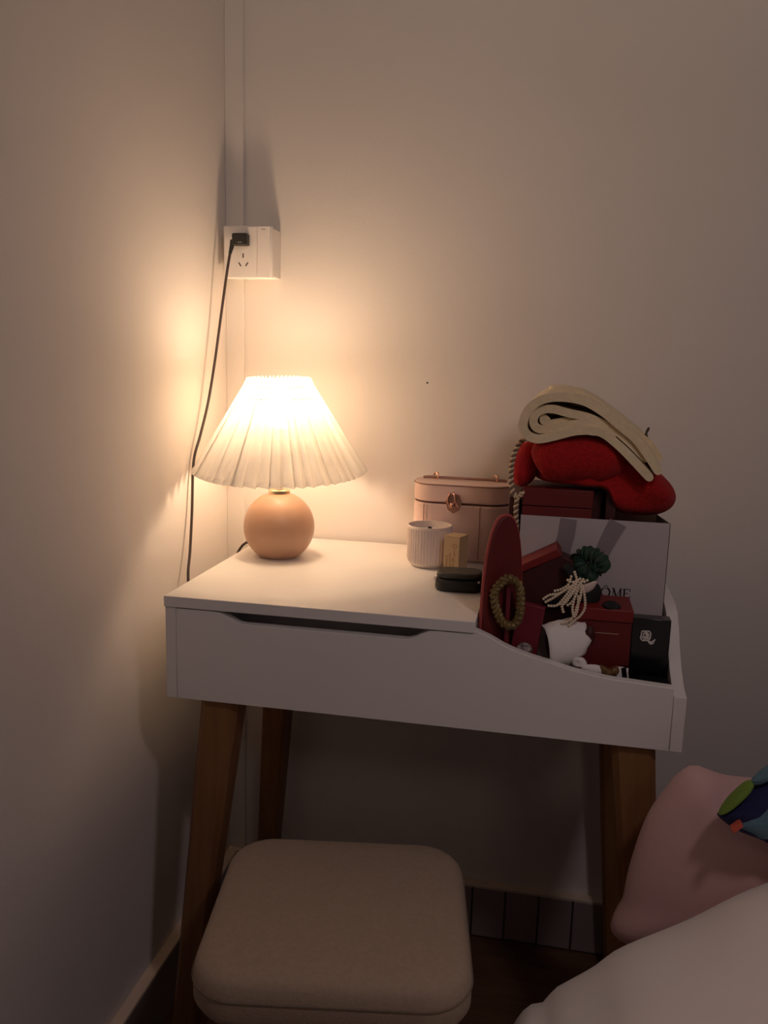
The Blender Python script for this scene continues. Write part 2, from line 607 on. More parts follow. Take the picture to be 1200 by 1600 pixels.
obj('tray_floor', MB().box(X0 + 0.015, X1 - 0.015, YF + 0.014, YB - 0.012, 0.604, 0.612), M_lacquer, vt)
obj('back_panel', MB().box(X0 + 0.015, X1 - 0.015, YB - 0.012, YB, ZB, 0.729), M_lacquer, vt)
xl, xr = X0 + 0.0155, X1 - 0.0155
curve = resample([(0.4988, 0.7325), (0.520, 0.7240), (0.5363, 0.7155), (0.5624, 0.7065), (0.595, 0.6985), (0.6227, 0.6915), (0.6627, 0.6855), (0.6933, 0.6835), (xr, 0.6805)], 26, False)
notch = [(0.452, 0.7274), (0.440, 0.7262), (0.432, 0.7222), (0.420, 0.7152), (0.412, 0.7128), (0.190, 0.7128), (0.182, 0.7142), (0.166, 0.7222), (0.157, 0.7262), (0.144, 0.7274)]
obj('notch_fill_board', MB().box(xl + 0.001, 0.482, -0.372, -0.364, 0.66, 0.7285), M_lacquer, vt)  # added board, its depth chosen to set how dark the notch looks
fp = [(xl, ZB), (xl, 0.7274)] + notch[::-1] + [(0.494, 0.7274), (0.4945, 0.7290)] + curve + [(xr, ZB)]
obj('drawer_front', MB().prism(fp, 'y', YF, YF + 0.014), M_lacquer, vt, bevel=0.0007, smooth=20)


def leg(cx, cy, dx, dy):
    """tapered square leg from the underside of the case to the floor, splayed by dx, dy"""
    mb = MB()
    rows = []
    for t in [0, 0.25, 0.5, 0.75, 1]:
        z = ZB * (1 - t)
        w = 0.027 - 0.011 * t
        x, y = cx + dx * t, cy + dy * t
        c = 0.3 * w
        rows += [(x - w, y - w + c, z), (x - w + c, y - w, z), (x + w - c, y - w, z), (x + w, y - w + c, z),
                 (x + w, y + w - c, z), (x + w - c, y + w, z), (x - w + c, y + w, z), (x - w, y + w - c, z)]
    fs = [tuple(range(7, -1, -1)), tuple(range(32, 40))]
    for i in range(4):
        for k in range(8):
            fs.append((i * 8 + k, i * 8 + (k + 1) % 8, (i + 1) * 8 + (k + 1) % 8, (i + 1) * 8 + k))
    return mb.add(rows, fs)


obj('leg', leg(0.150, -0.395, -0.062, -0.035), M_wood, vt)
obj('leg', leg(0.127, -0.060, -0.040, 0.012), M_wood, vt)
obj('leg', leg(0.702, -0.395, 0.062, -0.035), M_wood, vt)
obj('leg', leg(0.702, -0.060, 0.042, 0.012), M_wood, vt)

# ================================================================= TABLE LAMP
LX, LY = 0.150, -0.160
lamp = thing('table_lamp', (LX, LY, ZT), 'lit table lamp with pleated paper shade on a brown ball base', 'lamp')
R = 0.0577
prof = [(0.0, ZT)]
cz = ZT + 0.0493
prof = [(0.029, ZT), (0.030, ZT + 0.001)]
for k in range(29):
    a = -math.asin(0.0493 / R) + 0.03 + (PI / 2 - 0.25 + math.asin(0.0493 / R)) * k / 28
    prof.append((R * math.cos(a), cz + R * math.sin(a)))
prof.append((0.010, cz + R * 0.965))
obj('ball_base', MB().lathe(prof, LX, LY, 64), M_ball, lamp)
obj('neck_collar', MB().lathe([(0.0155, 0.8475), (0.0175, 0.849), (0.0175, 0.8535), (0.015, 0.855), (0.008, 0.8555)], LX, LY, 40), M_brass, lamp)
obj('lamp_holder', MB().lathe([(0.006, 0.853), (0.006, 0.905), (0.013, 0.910), (0.0145, 0.918), (0.0145, 0.955), (0.012, 0.958)], LX, LY, 32), M_holder, lamp)
bp = [(0.011, 0.957), (0.0115, 0.975), (0.0125, 0.984)]
for k in range(17):
    a = -0.95 + (PI / 2 + 0.93) * k / 16
    bp.append((0.0192 * math.cos(a), 1.0075 + 0.0192 * math.sin(a)))
obj('bulb', MB().lathe(bp, LX, LY, 32), M_bulb, lamp)
# pleated shade, knife pleats, hanging tipped a little towards the room
ZS0, ZS1, RS0, RS1, NP = 0.8835, 1.0310, 0.1360, 0.0450, 46
TILT = Matrix.Translation((LX, LY, 0.955)) @ Matrix.Rotation(math.radians(3.6), 4, 'X') @ Matrix.Translation((-LX, -LY, -0.955))
sv, sf = [], []
rows = 18
SAW = ((0.0, 1.0), (0.30, 0.35), (0.58, -0.30), (0.84, -1.0), (0.93, 0.1))
per = len(SAW)
for i in range(rows + 1):
    t = i / rows
    z = ZS0 + (ZS1 - ZS0) * t
    r = RS0 + (RS1 - RS0) * t
    dp = 0.0064 - 0.0006 * t
    for k in range(NP):
        jit = 0.12 * math.sin(k * 2.4) + 0.08 * math.sin(k * 5.1)
        for (fa, fr) in SAW:
            a = 2 * PI * (k + fa + jit * (1 - 0.6 * t)) / NP
            rr = r + dp * fr
            zz = z + (0.0032 * fr if i in (0, rows) else 0)
            sv.append(tuple(TILT @ Vector((LX + rr * math.cos(a), LY + rr * math.sin(a), zz))))
W_ = NP * per
for i in range(rows):
    for k in range(W_):
        k2 = (k + 1) % W_
        sf.append((i * W_ + k, i * W_ + k2, (i + 1) * W_ + k2, (i + 1) * W_ + k))
shade = obj('lamp_shade', MB().add(sv, sf), M_shade, lamp, smooth=0)
for z in (1.0225, 1.0050):
    t = (z - ZS0) / (ZS1 - ZS0)
    r = RS0 + (RS1 - RS0) * t + 0.0006
    ring = [tuple(TILT @ Vector((LX + r * math.cos(2 * PI * k / 96), LY + r * math.sin(2 * PI * k / 96), z))) for k in range(96)]
    obj('shade_thread', MB().tube(ring, 0.0006, 6, closed=True), M_thread, shade)
# cord: out of the ball, over the table edge, down the gap, back up to the socket
cord_pts = [(0.108, -0.128, 0.7560), (0.090, -0.122, 0.7545), (0.074, -0.120, 0.7500), (0.060, -0.123, 0.725), (0.050, -0.140, 0.670),
            (0.038, -0.185, 0.635), (0.026, -0.222, 0.660), (0.020, -0.2276, 0.7108), (0.014, -0.2054, 0.753), (0.010, -0.187, 0.8129),
            (0.0072, -0.1715, 0.8929), (0.011, -0.152, 0.9357), (0.015, -0.1286, 0.9872), (0.019, -0.1096, 1.0503), (0.023, -0.0915, 1.1244),
            (0.029, -0.078, 1.1987), (0.033, -0.070, 1.238), (0.036, -0.066, 1.252)]
obj('cord', MB().tube(resample(cord_pts, 110, False), 0.0023, 10), M_cord, lamp)
pg = obj('plug', MB().box(0.0362, 0.0628, -0.0735, -0.0572, 1.2475, 1.2672), M_plug, lamp, bevel=0.0025, seg=3)
obj('strain_relief', MB().tube([(0.0355, -0.0665, 1.2565), (0.0345, -0.0675, 1.246), (0.0325, -0.071, 1.234)], [0.0042, 0.0038, 0.0027], 10), M_plug, pg)
pm = MB()
for i in range(3):
    x = 0.0472 + i * 0.0026
    pm.tube([(x, -0.0737, 1.2515), (x + 0.0009, -0.0737, 1.2528), (x + 0.0020, -0.0737, 1.2516)], 0.00035, 5)
obj('plug_print', pm, M_mark, pg)

# ================================================================= THINGS ON THE TABLETOP
# pink vanity case
pc = thing('vanity_case', (0.441, -0.063, ZT), 'pale pink leather vanity case with metal latch behind the candle', 'case')


def rrect(x0, x1, y0, y1, r, n=8):
    pts = []
    for (cx, cy, a0) in ((x1 - r, y1 - r, 0), (x0 + r, y1 - r, PI / 2), (x0 + r, y0 + r, PI), (x1 - r, y0 + r, 1.5 * PI)):
        for k in range(n + 1):
            a = a0 + PI / 2 * k / n
            pts.append((cx + r * math.cos(a), cy + r * math.sin(a)))
    return pts


RM = Matrix.Translation((0.4405, -0.064, 0)) @ Matrix.Rotation(-0.02, 4, 'Z')
ca, cb = 0.0805, 0.0495
obj('case_body', MB().prism(rrect(-ca, ca, -cb, cb, 0.036), 'z', ZT, 0.8385, RM), M_pinkcase, pc, bevel=0.004, seg=3)
obj('seam_band', MB().prism(rrect(-ca + 0.0015, ca - 0.0015, -cb + 0.0015, cb - 0.0015, 0.035), 'z', 0.8380, 0.8410, RM), M_seam, pc)
lid = obj('case_lid', MB().prism(rrect(-ca, ca, -cb, cb, 0.036), 'z', 0.8405, 0.8710, RM), M_pinkcase, pc, bevel=0.003, seg=3)
obj('piping', MB().tube([tuple(RM @ Vector((p[0], p[1], 0.8690))) for p in rrect(-ca - 0.0003, ca + 0.0003, -cb - 0.0003, cb + 0.0003, 0.0363)], 0.0011, 6, closed=True), M_stitch, lid)
for sx in (-0.0585, 0.033):
    obj('seam_stitch', MB().box(sx - 0.0006, sx + 0.0006, -cb - 0.0006, -cb + 0.001, ZT + 0.004, 0.837, RM), M_stitch, pc)
hd = obj('carry_handle', MB().tube([tuple(RM @ Vector((x, 0.006, 0.8742 - (0.0008 if abs(x) > 0.066 else 0)))) for x in (-0.070, -0.062, -0.03, 0, 0.03, 0.062, 0.070)], 0.0022, 8), M_stitch, pc)
for sx in (-0.049, 0.0505):
    ring = [tuple(RM @ Vector((sx + 0.0042 * math.cos(2 * PI * k / 20), 0.006 - 0.0042 * math.cos(2 * PI * k / 20), 0.8760 + 0.0058 * math.sin(2 * PI * k / 20)))) for k in range(20)]
    obj('handle_ring', MB().tube(ring, 0.0014, 8, closed=True).ball(tuple(RM @ Vector((sx + 0.003, 0.006, 0.8805))), 0.0024), M_rose_gold, hd)
# ornate latch: scalloped plate, hasp loop, turning knob
lat = []
for k in range(36):
    a = 2 * PI * k / 36
    rr = 1 + 0.07 * math.cos(8 * a)
    lat.append((-0.010 + 0.0125 * rr * math.cos(a), 0.8420 + 0.0165 * rr * math.sin(a)))
la = obj('latch_plate', MB().prism(lat, 'y', -cb - 0.002, -cb + 0.0005, RM), M_rose_gold, pc, bevel=0.0005)
loopp = [tuple(RM @ Vector((-0.013 + 0.006 * math.cos(2 * PI * k / 20), -cb - 0.0035, 0.8455 + 0.0115 * math.sin(2 * PI * k / 20)))) for k in range(20)]
obj('latch_hasp', MB().tube(loopp, 0.0014, 8, closed=True), M_rose_gold, la)
obj('latch_knob', MB().ball(tuple(RM @ Vector((-0.0115, -cb - 0.0042, 0.8385))), 0.0042, 12, 8).tube([tuple(RM @ Vector((-0.008, -cb - 0.003, 0.845))), tuple(RM @ Vector((-0.002, -cb - 0.0032, 0.8345)))], 0.0016, 8), M_rose_gold, la)

# ribbed candle cup
CX, CY = 0.3975, -0.150
cd = thing('candle', (CX, CY, ZT), 'ribbed off-white ceramic candle cup standing before the pink case', 'candle')
nr = 44
cv, cf = [], []
prof = [(0.0255, ZT, 0), (0.0285, ZT + 0.0015, 0), (0.0335, ZT + 0.0075, 0), (0.0350, ZT + 0.0125, 1), (0.0353, ZT + 0.045, 1), (0.0353, ZT + 0.0605, 1),
        (0.0353, ZT + 0.0625, 0), (0.0353, ZT + 0.0655, 0), (0.0345, ZT + 0.0665, 0), (0.0333, ZT + 0.066, 0), (0.0325, ZT + 0.055, 0)]
n_ = nr * 4
for r, z, rib in prof:
    for k in range(n_):
        a = 2 * PI * k / n_
        d = (0.0007 if k % 4 in (0, 1) else -0.0009) * rib
        cv.append((CX + (r + d) * math.cos(a), CY + (r + d) * math.sin(a), z))
for i in range(len(prof) - 1):
    for k in range(n_):
        k2 = (k + 1) % n_
        cf.append((i * n_ + k, i * n_ + k2, (i + 1) * n_ + k2, (i + 1) * n_ + k))
cf.append(tuple(range(n_ - 1, -1, -1)))
obj('candle_cup', MB().add(cv, cf), M_candle_cup, cd, smooth=30)
obj('wax', MB().lathe([(0.0322, ZT + 0.040), (0.0322, ZT + 0.0560), (0.020, ZT + 0.0550), (0.004, ZT + 0.0548)], CX, CY, 40), M_wax, cd)
obj('wick', MB().box(CX - 0.0030, CX + 0.0030, CY - 0.001, CY + 0.001, ZT + 0.054, ZT + 0.0625), M_wick, cd, bevel=0.0004)

# small kraft carton with upright lines of print
KM = Matrix.Translation((0.4435, -0.190, 0)) @ Matrix.Rotation(-0.34, 4, 'Z') @ Matrix.Diagonal((1.12, 1.12, 1.0, 1.0))
kb = thing('kraft_box', (0.4415, -0.193, ZT), 'small kraft paper carton with printed lines beside the candle', 'box')
obj('carton', MB().box(-0.0115, 0.0115, -0.0115, 0.0155, ZT, ZT + 0.0590, KM), M_kraft, kb, bevel=0.0006)
obj('lid_flap', MB().box(-0.0116, 0.0116, -0.0120, 0.0155, ZT + 0.0590, ZT + 0.0600, KM), M_kraft, kb, bevel=0.0003)
kp = MB()
rnd = random.Random(3)
for (xa, h0, h1, w) in ((-0.0068, 0.004, 0.030, 0.0034), (-0.0018, 0.004, 0.034, 0.0022), (0.0034, 0.005, 0.026, 0.0038), (0.0045, 0.030, 0.041, 0.0022)):
    z = h0
    while z < h1:
        g = rnd.uniform(0.0007, 0.0011)
        kp.box(xa - w / 2, xa + w / 2 * rnd.uniform(0.2, 1), -0.0118, -0.0114, ZT + z, ZT + z + g * 0.75, KM)
        if rnd.random() < 0.5:
            kp.box(xa - w / 2, xa - w / 2 + 0.0006, -0.0118, -0.0114, ZT + z, ZT + z + 0.0018, KM)
        z += rnd.choice((0.0019, 0.0024, 0.0032))
obj('carton_print', kp, M_kraft_print, kb)
ringk = [tuple(KM @ Vector((0.0045 + 0.0030 * math.cos(2 * PI * k / 18), -0.0117, ZT + 0.0455 + 0.0030 * math.sin(2 * PI * k / 18)))) for k in range(18)]
obj('carton_emblem', MB().tube(ringk, 0.0003, 5, closed=True), M_kraft_print, kb)

# dark rounded case lying in front
DM = Matrix.Translation((0.4605, -0.280, 0)) @ Matrix.Rotation(0.07, 4, 'Z')
dc = thing('oblong_case', (0.466, -0.268, ZT), 'dark green-black oblong case with rounded ends lying before the kraft carton', 'case')
obj('case_body', MB().prism(rrect(-0.034, 0.034, -0.024, 0.024, 0.016), 'z', ZT, ZT + 0.0175, DM), M_dark_case, dc, bevel=0.005, seg=4)
obj('case_lid', MB().prism(rrect(-0.0325, 0.0325, -0.0215, 0.0235, 0.016), 'z', ZT + 0.018, ZT + 0.027, DM), M_dark_lid, dc, bevel=0.005, seg=4)
obj('hinge_pin', MB().box(-0.0355, -0.0315, -0.019, -0.010, ZT + 0.0160, ZT + 0.0190, DM), M_steel, dc, bevel=0.0008)
obj('hinge_pin', MB().box(0.0265, 0.030, -0.0235, -0.0200, ZT + 0.0150, ZT + 0.0180, DM), M_steel, dc, bevel=0.0008)

# ================================================================= WHITE PAPER BAG AND WHAT IT HOLDS
BF, BBK, BX0, BX1, BZ0, BZ1 = -0.300, -0.165, 0.5425, 0.7405, 0.6125, 0.8610
bag = thing('paper_bag', (0.642, -0.232, BZ0), 'white paper gift bag with black lettering standing in the table tray', 'bag')
t = 0.0008
bgm = MB()
bgm.box(BX0, BX1, BF, BF + t, BZ0, BZ1)
bgm.box(BX0, BX1, BBK - t, BBK, BZ0, BZ1)
for x in (BX0, BX1):
    s = 1 if x == BX0 else -1
    ym = (BF + BBK) / 2
    inx = x + s * 0.010
    bgm.add([(x, BF, BZ0), (inx, ym, BZ0 + 0.06), (inx, ym, BZ1), (x, BF, BZ1), (x + s * t, BF, BZ0), (inx + s * t, ym, BZ0 + 0.06), (inx + s * t, ym, BZ1), (x + s * t, BF, BZ1)],
            [(0, 1, 2, 3), (7, 6, 5, 4), (3, 2, 6, 7), (0, 3, 7, 4)])
    bgm.add([(x, BBK, BZ0), (inx, ym, BZ0 + 0.06), (inx, ym, BZ1), (x, BBK, BZ1), (x + s * t, BBK, BZ0), (inx + s * t, ym, BZ0 + 0.06), (inx + s * t, ym, BZ1), (x + s * t, BBK, BZ1)],
            [(3, 2, 1, 0), (4, 5, 6, 7), (7, 6, 2, 3), (4, 7, 3, 0)])
    bgm.add([(x, BF, BZ0), (x, BBK, BZ0), (inx, ym, BZ0 + 0.06)], [(0, 1, 2)])
bgm.box(BX0, BX1, BF, BBK, BZ0, BZ0 + t)
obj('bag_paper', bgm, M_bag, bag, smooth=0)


def strip(pts, w, y, th=0.0005):
    """flat ribbon along (x,z) points"""
    mb = MB()
    P = resample(pts, 16, False)
    L, Rr = [], []
    for i in range(16):
        a, b = P[max(0, i - 1)], P[min(15, i + 1)]
        dx, dz = b[0] - a[0], b[1] - a[1]
        l = math.hypot(dx, dz)
        ww = w if not isinstance(w, tuple) else w[0] + (w[1] - w[0]) * i / 15
        L.append((P[i][0] - dz / l * ww / 2, P[i][1] + dx / l * ww / 2))
        Rr.append((P[i][0] + dz / l * ww / 2, P[i][1] - dx / l * ww / 2))
    return mb.prism(L + Rr[::-1], 'y', y - th, y)


obj('ribbon_handle', strip([(0.608, 0.8590), (0.606, 0.836), (0.602, 0.815), (0.606, 0.795), (0.615, 0.783)], 0.022, BF - 0.0006), M_ribbon, bag)
obj('ribbon_handle', strip([(0.673, 0.8580), (0.664, 0.838), (0.655, 0.815), (0.650, 0.795), (0.640, 0.780)], (0.024, 0.016), BF - 0.0006), M_ribbon, bag)

# serif capitals, partly hidden by the things in front
SER = {
    'L': [(0.15, 0, 0.15, 1, 2), (0, 1, 0.35, 1, 1), (0, 0, 0.75, 0, 1), (0.75, 0, 0.75, 0.28, 1)],
    'A': [(0.05, 0, 0.45, 1, 1), (0.45, 1, 0.88, 0, 2), (0.2, 0.35, 0.65, 0.35, 1), (-0.08, 0, 0.2, 0, 1), (0.7, 0, 1.0, 0, 1)],
    'N': [(0.12, 0, 0.12, 1, 1), (0.12, 1, 0.85, 0, 2), (0.85, 0, 0.85, 1, 1), (0, 0, 0.26, 0, 1), (0.7, 1, 1, 1, 1)],
    'M': [(0.12, 0, 0.18, 1, 1), (0.18, 1, 0.52, 0, 2), (0.52, 0, 0.9, 1, 1), (0.9, 1, 0.95, 0, 2), (0, 0, 0.26, 0, 1), (0.78, 0, 1.1, 0, 1), (0, 1, 0.2, 1, 1), (0.88, 1, 1.05, 1, 1)],
    'E': [(0.15, 0, 0.15, 1, 2), (0, 1, 0.75, 1, 1), (0, 0, 0.78, 0, 1), (0.15, 0.52, 0.55, 0.52, 1), (0.75, 1, 0.75, 0.75, 1), (0.78, 0, 0.78, 0.27, 1)],
    '^': [(0.25, 1.12, 0.5, 1.3, 1), (0.5, 1.3, 0.75, 1.12, 1)],
}


def letters(x, z, h, gap, y):
    mb = MB()

    def seg(x0, z0, x1, z1, w):
        w = 0.16 * h if w == 2 else 0.06 * h
        dx, dz = x1 - x0, z1 - z0
        l = math.hypot(dx, dz)
        nx, nz = -dz / l * w / 2, dx / l * w / 2
        mb.prism([(x0 + nx, z0 + nz), (x1 + nx, z1 + nz), (x1 - nx, z1 - nz), (x0 - nx, z0 - nz)], 'y', y - 0.0003, y)
    for ch in 'LANCOME':
        if ch in 'CO':
            N = 28
            lo, hi = (0, N) if ch == 'O' else (3, N - 3)
            for k in range(lo, hi):
                a, b = 2 * PI * k / N, 2 * PI * (k + 1) / N
                th = 2 if abs(math.cos(a)) > 0.6 else 1
                seg(x + h * (0.5 + 0.46 * math.cos(a)), z + h * (0.5 + 0.5 * math.sin(a)), x + h * (0.5 + 0.46 * math.cos(b)), z + h * (0.5 + 0.5 * math.sin(b)), th)
            if ch == 'O':
                for s in SER['^']:
                    seg(x + h * s[0], z + h * s[1], x + h * s[2], z + h * s[3], 1)
        else:
            for s in SER[ch]:
                seg(x + h * s[0], z + h * s[1], x + h * s[2], z + h * s[3], s[4])
        x += gap
    return mb


obj('lettering', letters(0.5985, 0.7545, 0.0125, 0.0146, BF - 0.0002), M_ink, bag)

# red cartons inside the bag; the tall one's dark colour stands for the shaded gap
tag(obj('gift_carton', MB().box(0.551, 0.653, -0.271, -0.185, 0.6145, 0.8950), M_redbox_dark, loc=(0.594, -0.23, 0.6145), bevel=0.001),
    'tall dark red carton standing in the white bag behind the red lidded carton', 'box')
rc = thing('lidded_carton', (0.58, -0.285, 0.6145), 'red lidded carton at the front of the white bag, its seam above the rim', 'box')
obj('carton_body', MB().box(0.5445, 0.6375, -0.2985, -0.2735, 0.6145, 0.8735), M_redbox, rc, bevel=0.0008)
obj('carton_lid', MB().box(0.5440, 0.6385, -0.2990, -0.2730, 0.8745, 0.8985), M_redbox, rc, bevel=0.001)
tag(obj('slim_carton', MB().box(0.6560, 0.6690, -0.2900, -0.1900, 0.6145, 0.8985), M_redbox_dark, loc=(0.6625, -0.24, 0.6145), bevel=0.001),
    'slim dark red carton upright in the white bag below the towel fold', 'box')

# ---- red towel: folded roll and hanging drape
rt = thing('red_towel', (0.65, -0.235, 0.9), 'red terry towel folded and hanging over the white bag rim', 'towel')
drape = [(0.560, 0.9070), (0.560, 0.9350), (0.575, 0.9530), (0.600, 0.9610), (0.636, 0.9630), (0.666, 0.9570), (0.6964, 0.9460), (0.7310, 0.9195),
         (0.7510, 0.8960), (0.7490, 0.8760), (0.7290, 0.8635), (0.6917, 0.8620), (0.6735, 0.8670), (0.6640, 0.8830), (0.650, 0.8990), (0.605, 0.9010)]


def fold_fn(x, z, side):
    d = 0.006 * math.sin((x * 0.8 + z * 0.9) * 70)
    return d * 0.5 if side > 0 else 0


obj('towel_drape', MB().inflate(drape, -0.237, 0.062, wob=0.016, wob_s=18, K=16, n=110, e=4.5, fn=fold_fn), M_redtowel, rt)
roll_path = [(0.5590, -0.285, 0.9325), (0.5680, -0.287, 0.9368), (0.590, -0.2885, 0.9405), (0.620, -0.288, 0.9425), (0.648, -0.284, 0.9405), (0.672, -0.274, 0.931)]
RP = resample(roll_path, 40, False)
rr_ = [0.031 * min(1.0, (max(0.0, 1 - (1 - min(1, k / 7)) ** 2)) ** 0.5 + 0.02) * (1.0 if k < 30 else 1 - 0.55 * ((k - 30) / 9) ** 1.5) * (1 + 0.03 * math.sin(k * 0.7)) for k in range(40)]
rr_[0] = 0.005
obj('folded_roll', MB().tube(RP, rr_, 28), M_redtowel, rt)

# ---- cream towel: layered folds
ct = thing('cream_towel', (0.63, -0.235, 0.96), 'cream towel folded in layers on top of the red towel', 'towel')
outer = [(0.7170, 0.9330), (0.7020, 0.9540), (0.6850, 0.9740), (0.6640, 0.9900), (0.6420, 1.0055), (0.6128, 1.0185), (0.5800, 1.0220), (0.5580, 1.0150), (0.5445, 1.0000),
         (0.5402, 0.9830), (0.5460, 0.9725), (0.5600, 0.9680), (0.5808, 0.9720), (0.6114, 0.9795), (0.6400, 0.9790), (0.6640, 0.9640), (0.6870, 0.9430), (0.7060, 0.9235)]
obj('outer_layer', MB().ribbon(outer, 0.0115, -0.318, -0.150, n=110, wob=0.0035, skew=(0.006, 0.004)), M_cream, ct)
inner = [(0.7000, 0.9480), (0.6790, 0.9680), (0.6560, 0.9850), (0.6280, 0.9960), (0.5990, 1.0015), (0.5750, 1.0070), (0.5590, 1.0020), (0.5535, 0.9900), (0.5600, 0.9810), (0.5800, 0.9820), (0.6090, 0.9885), (0.6360, 0.9870), (0.6560, 0.9760)]
obj('inner_layer', MB().ribbon(inner, 0.0105, -0.312, -0.155, n=90, wob=0.003, skew=(0.006, 0.004)), M_cream, ct)
core = [(0.5720, 0.9930), (0.5660, 0.9965), (0.5650, 0.9905), (0.5730, 0.9890), (0.5950, 0.9930), (0.6200, 0.9930)]
obj('inner_layer', MB().ribbon(core, 0.0065, -0.306, -0.160, n=50, wob=0.002), M_cream, ct)
topfold = [(0.7230, 0.9420), (0.7020, 0.9660), (0.6760, 0.9880), (0.6500, 1.0060), (0.6250, 1.0210), (0.5980, 1.0265), (0.5720, 1.0255)]
obj('top_layer', MB().ribbon(topfold, 0.0095, -0.262, -0.145, n=60, wob=0.005, skew=(0.004, 0.002)), M_cream, ct)
obj('hanging_loop', MB().tube(resample([(0.7010, -0.252, 0.968), (0.7065, -0.252, 0.979), (0.7085, -0.252, 0.984), (0.7050, -0.252, 0.977), (0.7075, -0.252, 0.9665), (0.7040, -0.252, 0.963)], 24, False), 0.0014, 7), M_tag, ct)

# ---- red velvet bundle and the rope-handled dark red gift bag left of the white bag
vb = [(0.5371, 0.9540), (0.5520, 0.9580), (0.5640, 0.9480), (0.5650, 0.9250), (0.5560, 0.9030), (0.5420, 0.8930), (0.5290, 0.8990), (0.5225, 0.9120), (0.5230, 0.9330)]
tag(obj('velvet_pouch', MB().inflate(vb, -0.255, 0.030, n=48, wob=0.006, wob_s=40), M_velvet, loc=(0.545, -0.255, 0.893)),
    'bright red velvet pouch bulging out left of the red towel', 'pouch')
gb = thing('red_gift_bag', (0.533, -0.22, 0.6125), 'narrow dark red gift bag with twisted rope handle left of the white bag', 'bag')
obj('bag_paper', MB().box(0.5260, 0.5405, -0.2950, -0.155, 0.6125, 0.8840), M_redbox_dark, gb, bevel=0.0015)
rope = [(0.5400, -0.297, 0.802), (0.5378, -0.299, 0.8464), (0.5360, -0.299, 0.8700), (0.5365, -0.298, 0.8832), (0.5299, -0.297, 0.8936), (0.5269, -0.296, 0.9157), (0.5291, -0.296, 0.9406),
        (0.5365, -0.296, 0.9590), (0.5470, -0.297, 0.9668), (0.5560, -0.300, 0.9640), (0.5660, -0.302, 0.9640)]
hp = helix_pair(rope, 0.0019, 26, 240)
rh = obj('rope_handle', MB().tube(hp[0], 0.0019, 7), M_rope1, gb)
obj('rope_strand', MB().tube(hp[1], 0.0019, 7), M_rope2, rh)
obj('rope_tail', MB().tube(helix_pair([(0.5360, -0.298, 0.8840), (0.5405, -0.300, 0.8870), (0.5440, -0.301, 0.8930)], 0.0017, 3, 30)[0], 0.002, 7), M_rope1, rh)

# ================================================================= THINGS IN THE OPEN TRAY
# red leather slab with rounded top, leaning at the tray's left end
SM = Matrix.Translation((0.506, -0.408, 0.6125)) @ Matrix.Rotation(math.radians(32), 4, 'Z')
rs = thing('red_mirror_case', (0.53, -0.39, 0.6125), 'tall red leather case with rounded top upright at the left end of the tray', 'case')
sp = [(0.0, 0.0)]
for k in range(21):
    a = PI - PI * k / 20
    c_, s2 = math.cos(a), math.sin(a)
    zz = 0.120 + 0.142 * s2 ** 0.85
    sp.append((0.028 + 0.028 * math.copysign(abs(c_) ** 0.8, c_), zz))
sp.append((0.056, 0.0))
obj('case_shell', MB().prism(sp, 'y', 0.0, 0.011, SM), M_redleather, rs, bevel=0.002, seg=3)
obj('stitched_edge', MB().tube([tuple(SM @ Vector((p[0], 0.0055, p[1]))) for p in sp], 0.0026, 8), M_redstitch, rs)

# gold scrunchie chain
sc_path = [(0.5359, -0.409, 0.7983), (0.5470, -0.409, 0.7920), (0.5510, -0.409, 0.7790), (0.5525, -0.409, 0.7620), (0.5510, -0.409, 0.7460), (0.5430, -0.409, 0.7360), (0.5320, -0.409, 0.7390),
           (0.5240, -0.409, 0.7520), (0.5190, -0.409, 0.7660), (0.5195, -0.409, 0.7790), (0.5260, -0.409, 0.7900), (0.5340, -0.409, 0.7980)]
gm = MB()
for st in helix_pair(sc_path, 0.0030, 9, 170, strands=3):
    gm.tube(st, [0.0028 + 0.0009 * math.sin(i * 0.9) for i in range(170)], 7)
scr = obj('gold_hair_tie', gm, M_gold, loc=(0.535, -0.409, 0.736))
tag(scr, 'twisted gold hair tie hanging before the red leather case in the tray', 'hair tie')

# magenta carton and slim pink stick
PM = Matrix.Translation((0.552, -0.393, 0.6155)) @ Matrix.Rotation(0.12, 4, 'Y') @ Matrix.Rotation(-0.1, 4, 'Z')
tag(obj('magenta_carton', MB().box(-0.020, 0.014, -0.003, 0.010, 0.0, 0.146, PM), M_pinkcard, loc=(0.552, -0.393, 0.6125), bevel=0.001),
    'magenta card carton tilted behind the gold hair tie', 'box')
tag(obj('pink_stick', MB().box(0.5335, 0.5390, -0.4040, -0.4000, 0.6125, 0.785), M_pinkcard, loc=(0.536, -0.402, 0.6125), bevel=0.0008),
    'slim pink stick seen through the gold hair tie', 'stick')

# big dark red box, tilted lid coloured lighter for its lit top face
bx = thing('tilted_red_box', (0.58, -0.345, 0.6125), 'dark red box tilted up against the white bag front, top edge rising right', 'box')
obj('box_body', MB().prism([(0.540, 0.6125), (0.540, 0.786), (0.6005, 0.8185), (0.616, 0.812), (0.616, 0.6125)], 'y', -0.352, -0.318), M_redbox_dark, bx, bevel=0.001)
obj('box_lid', MB().prism([(0.538, 0.7865), (0.5380, 0.7970), (0.5945, 0.8280), (0.6010, 0.8190)], 'y', -0.354, -0.3015), M_redlid, bx, bevel=0.001)

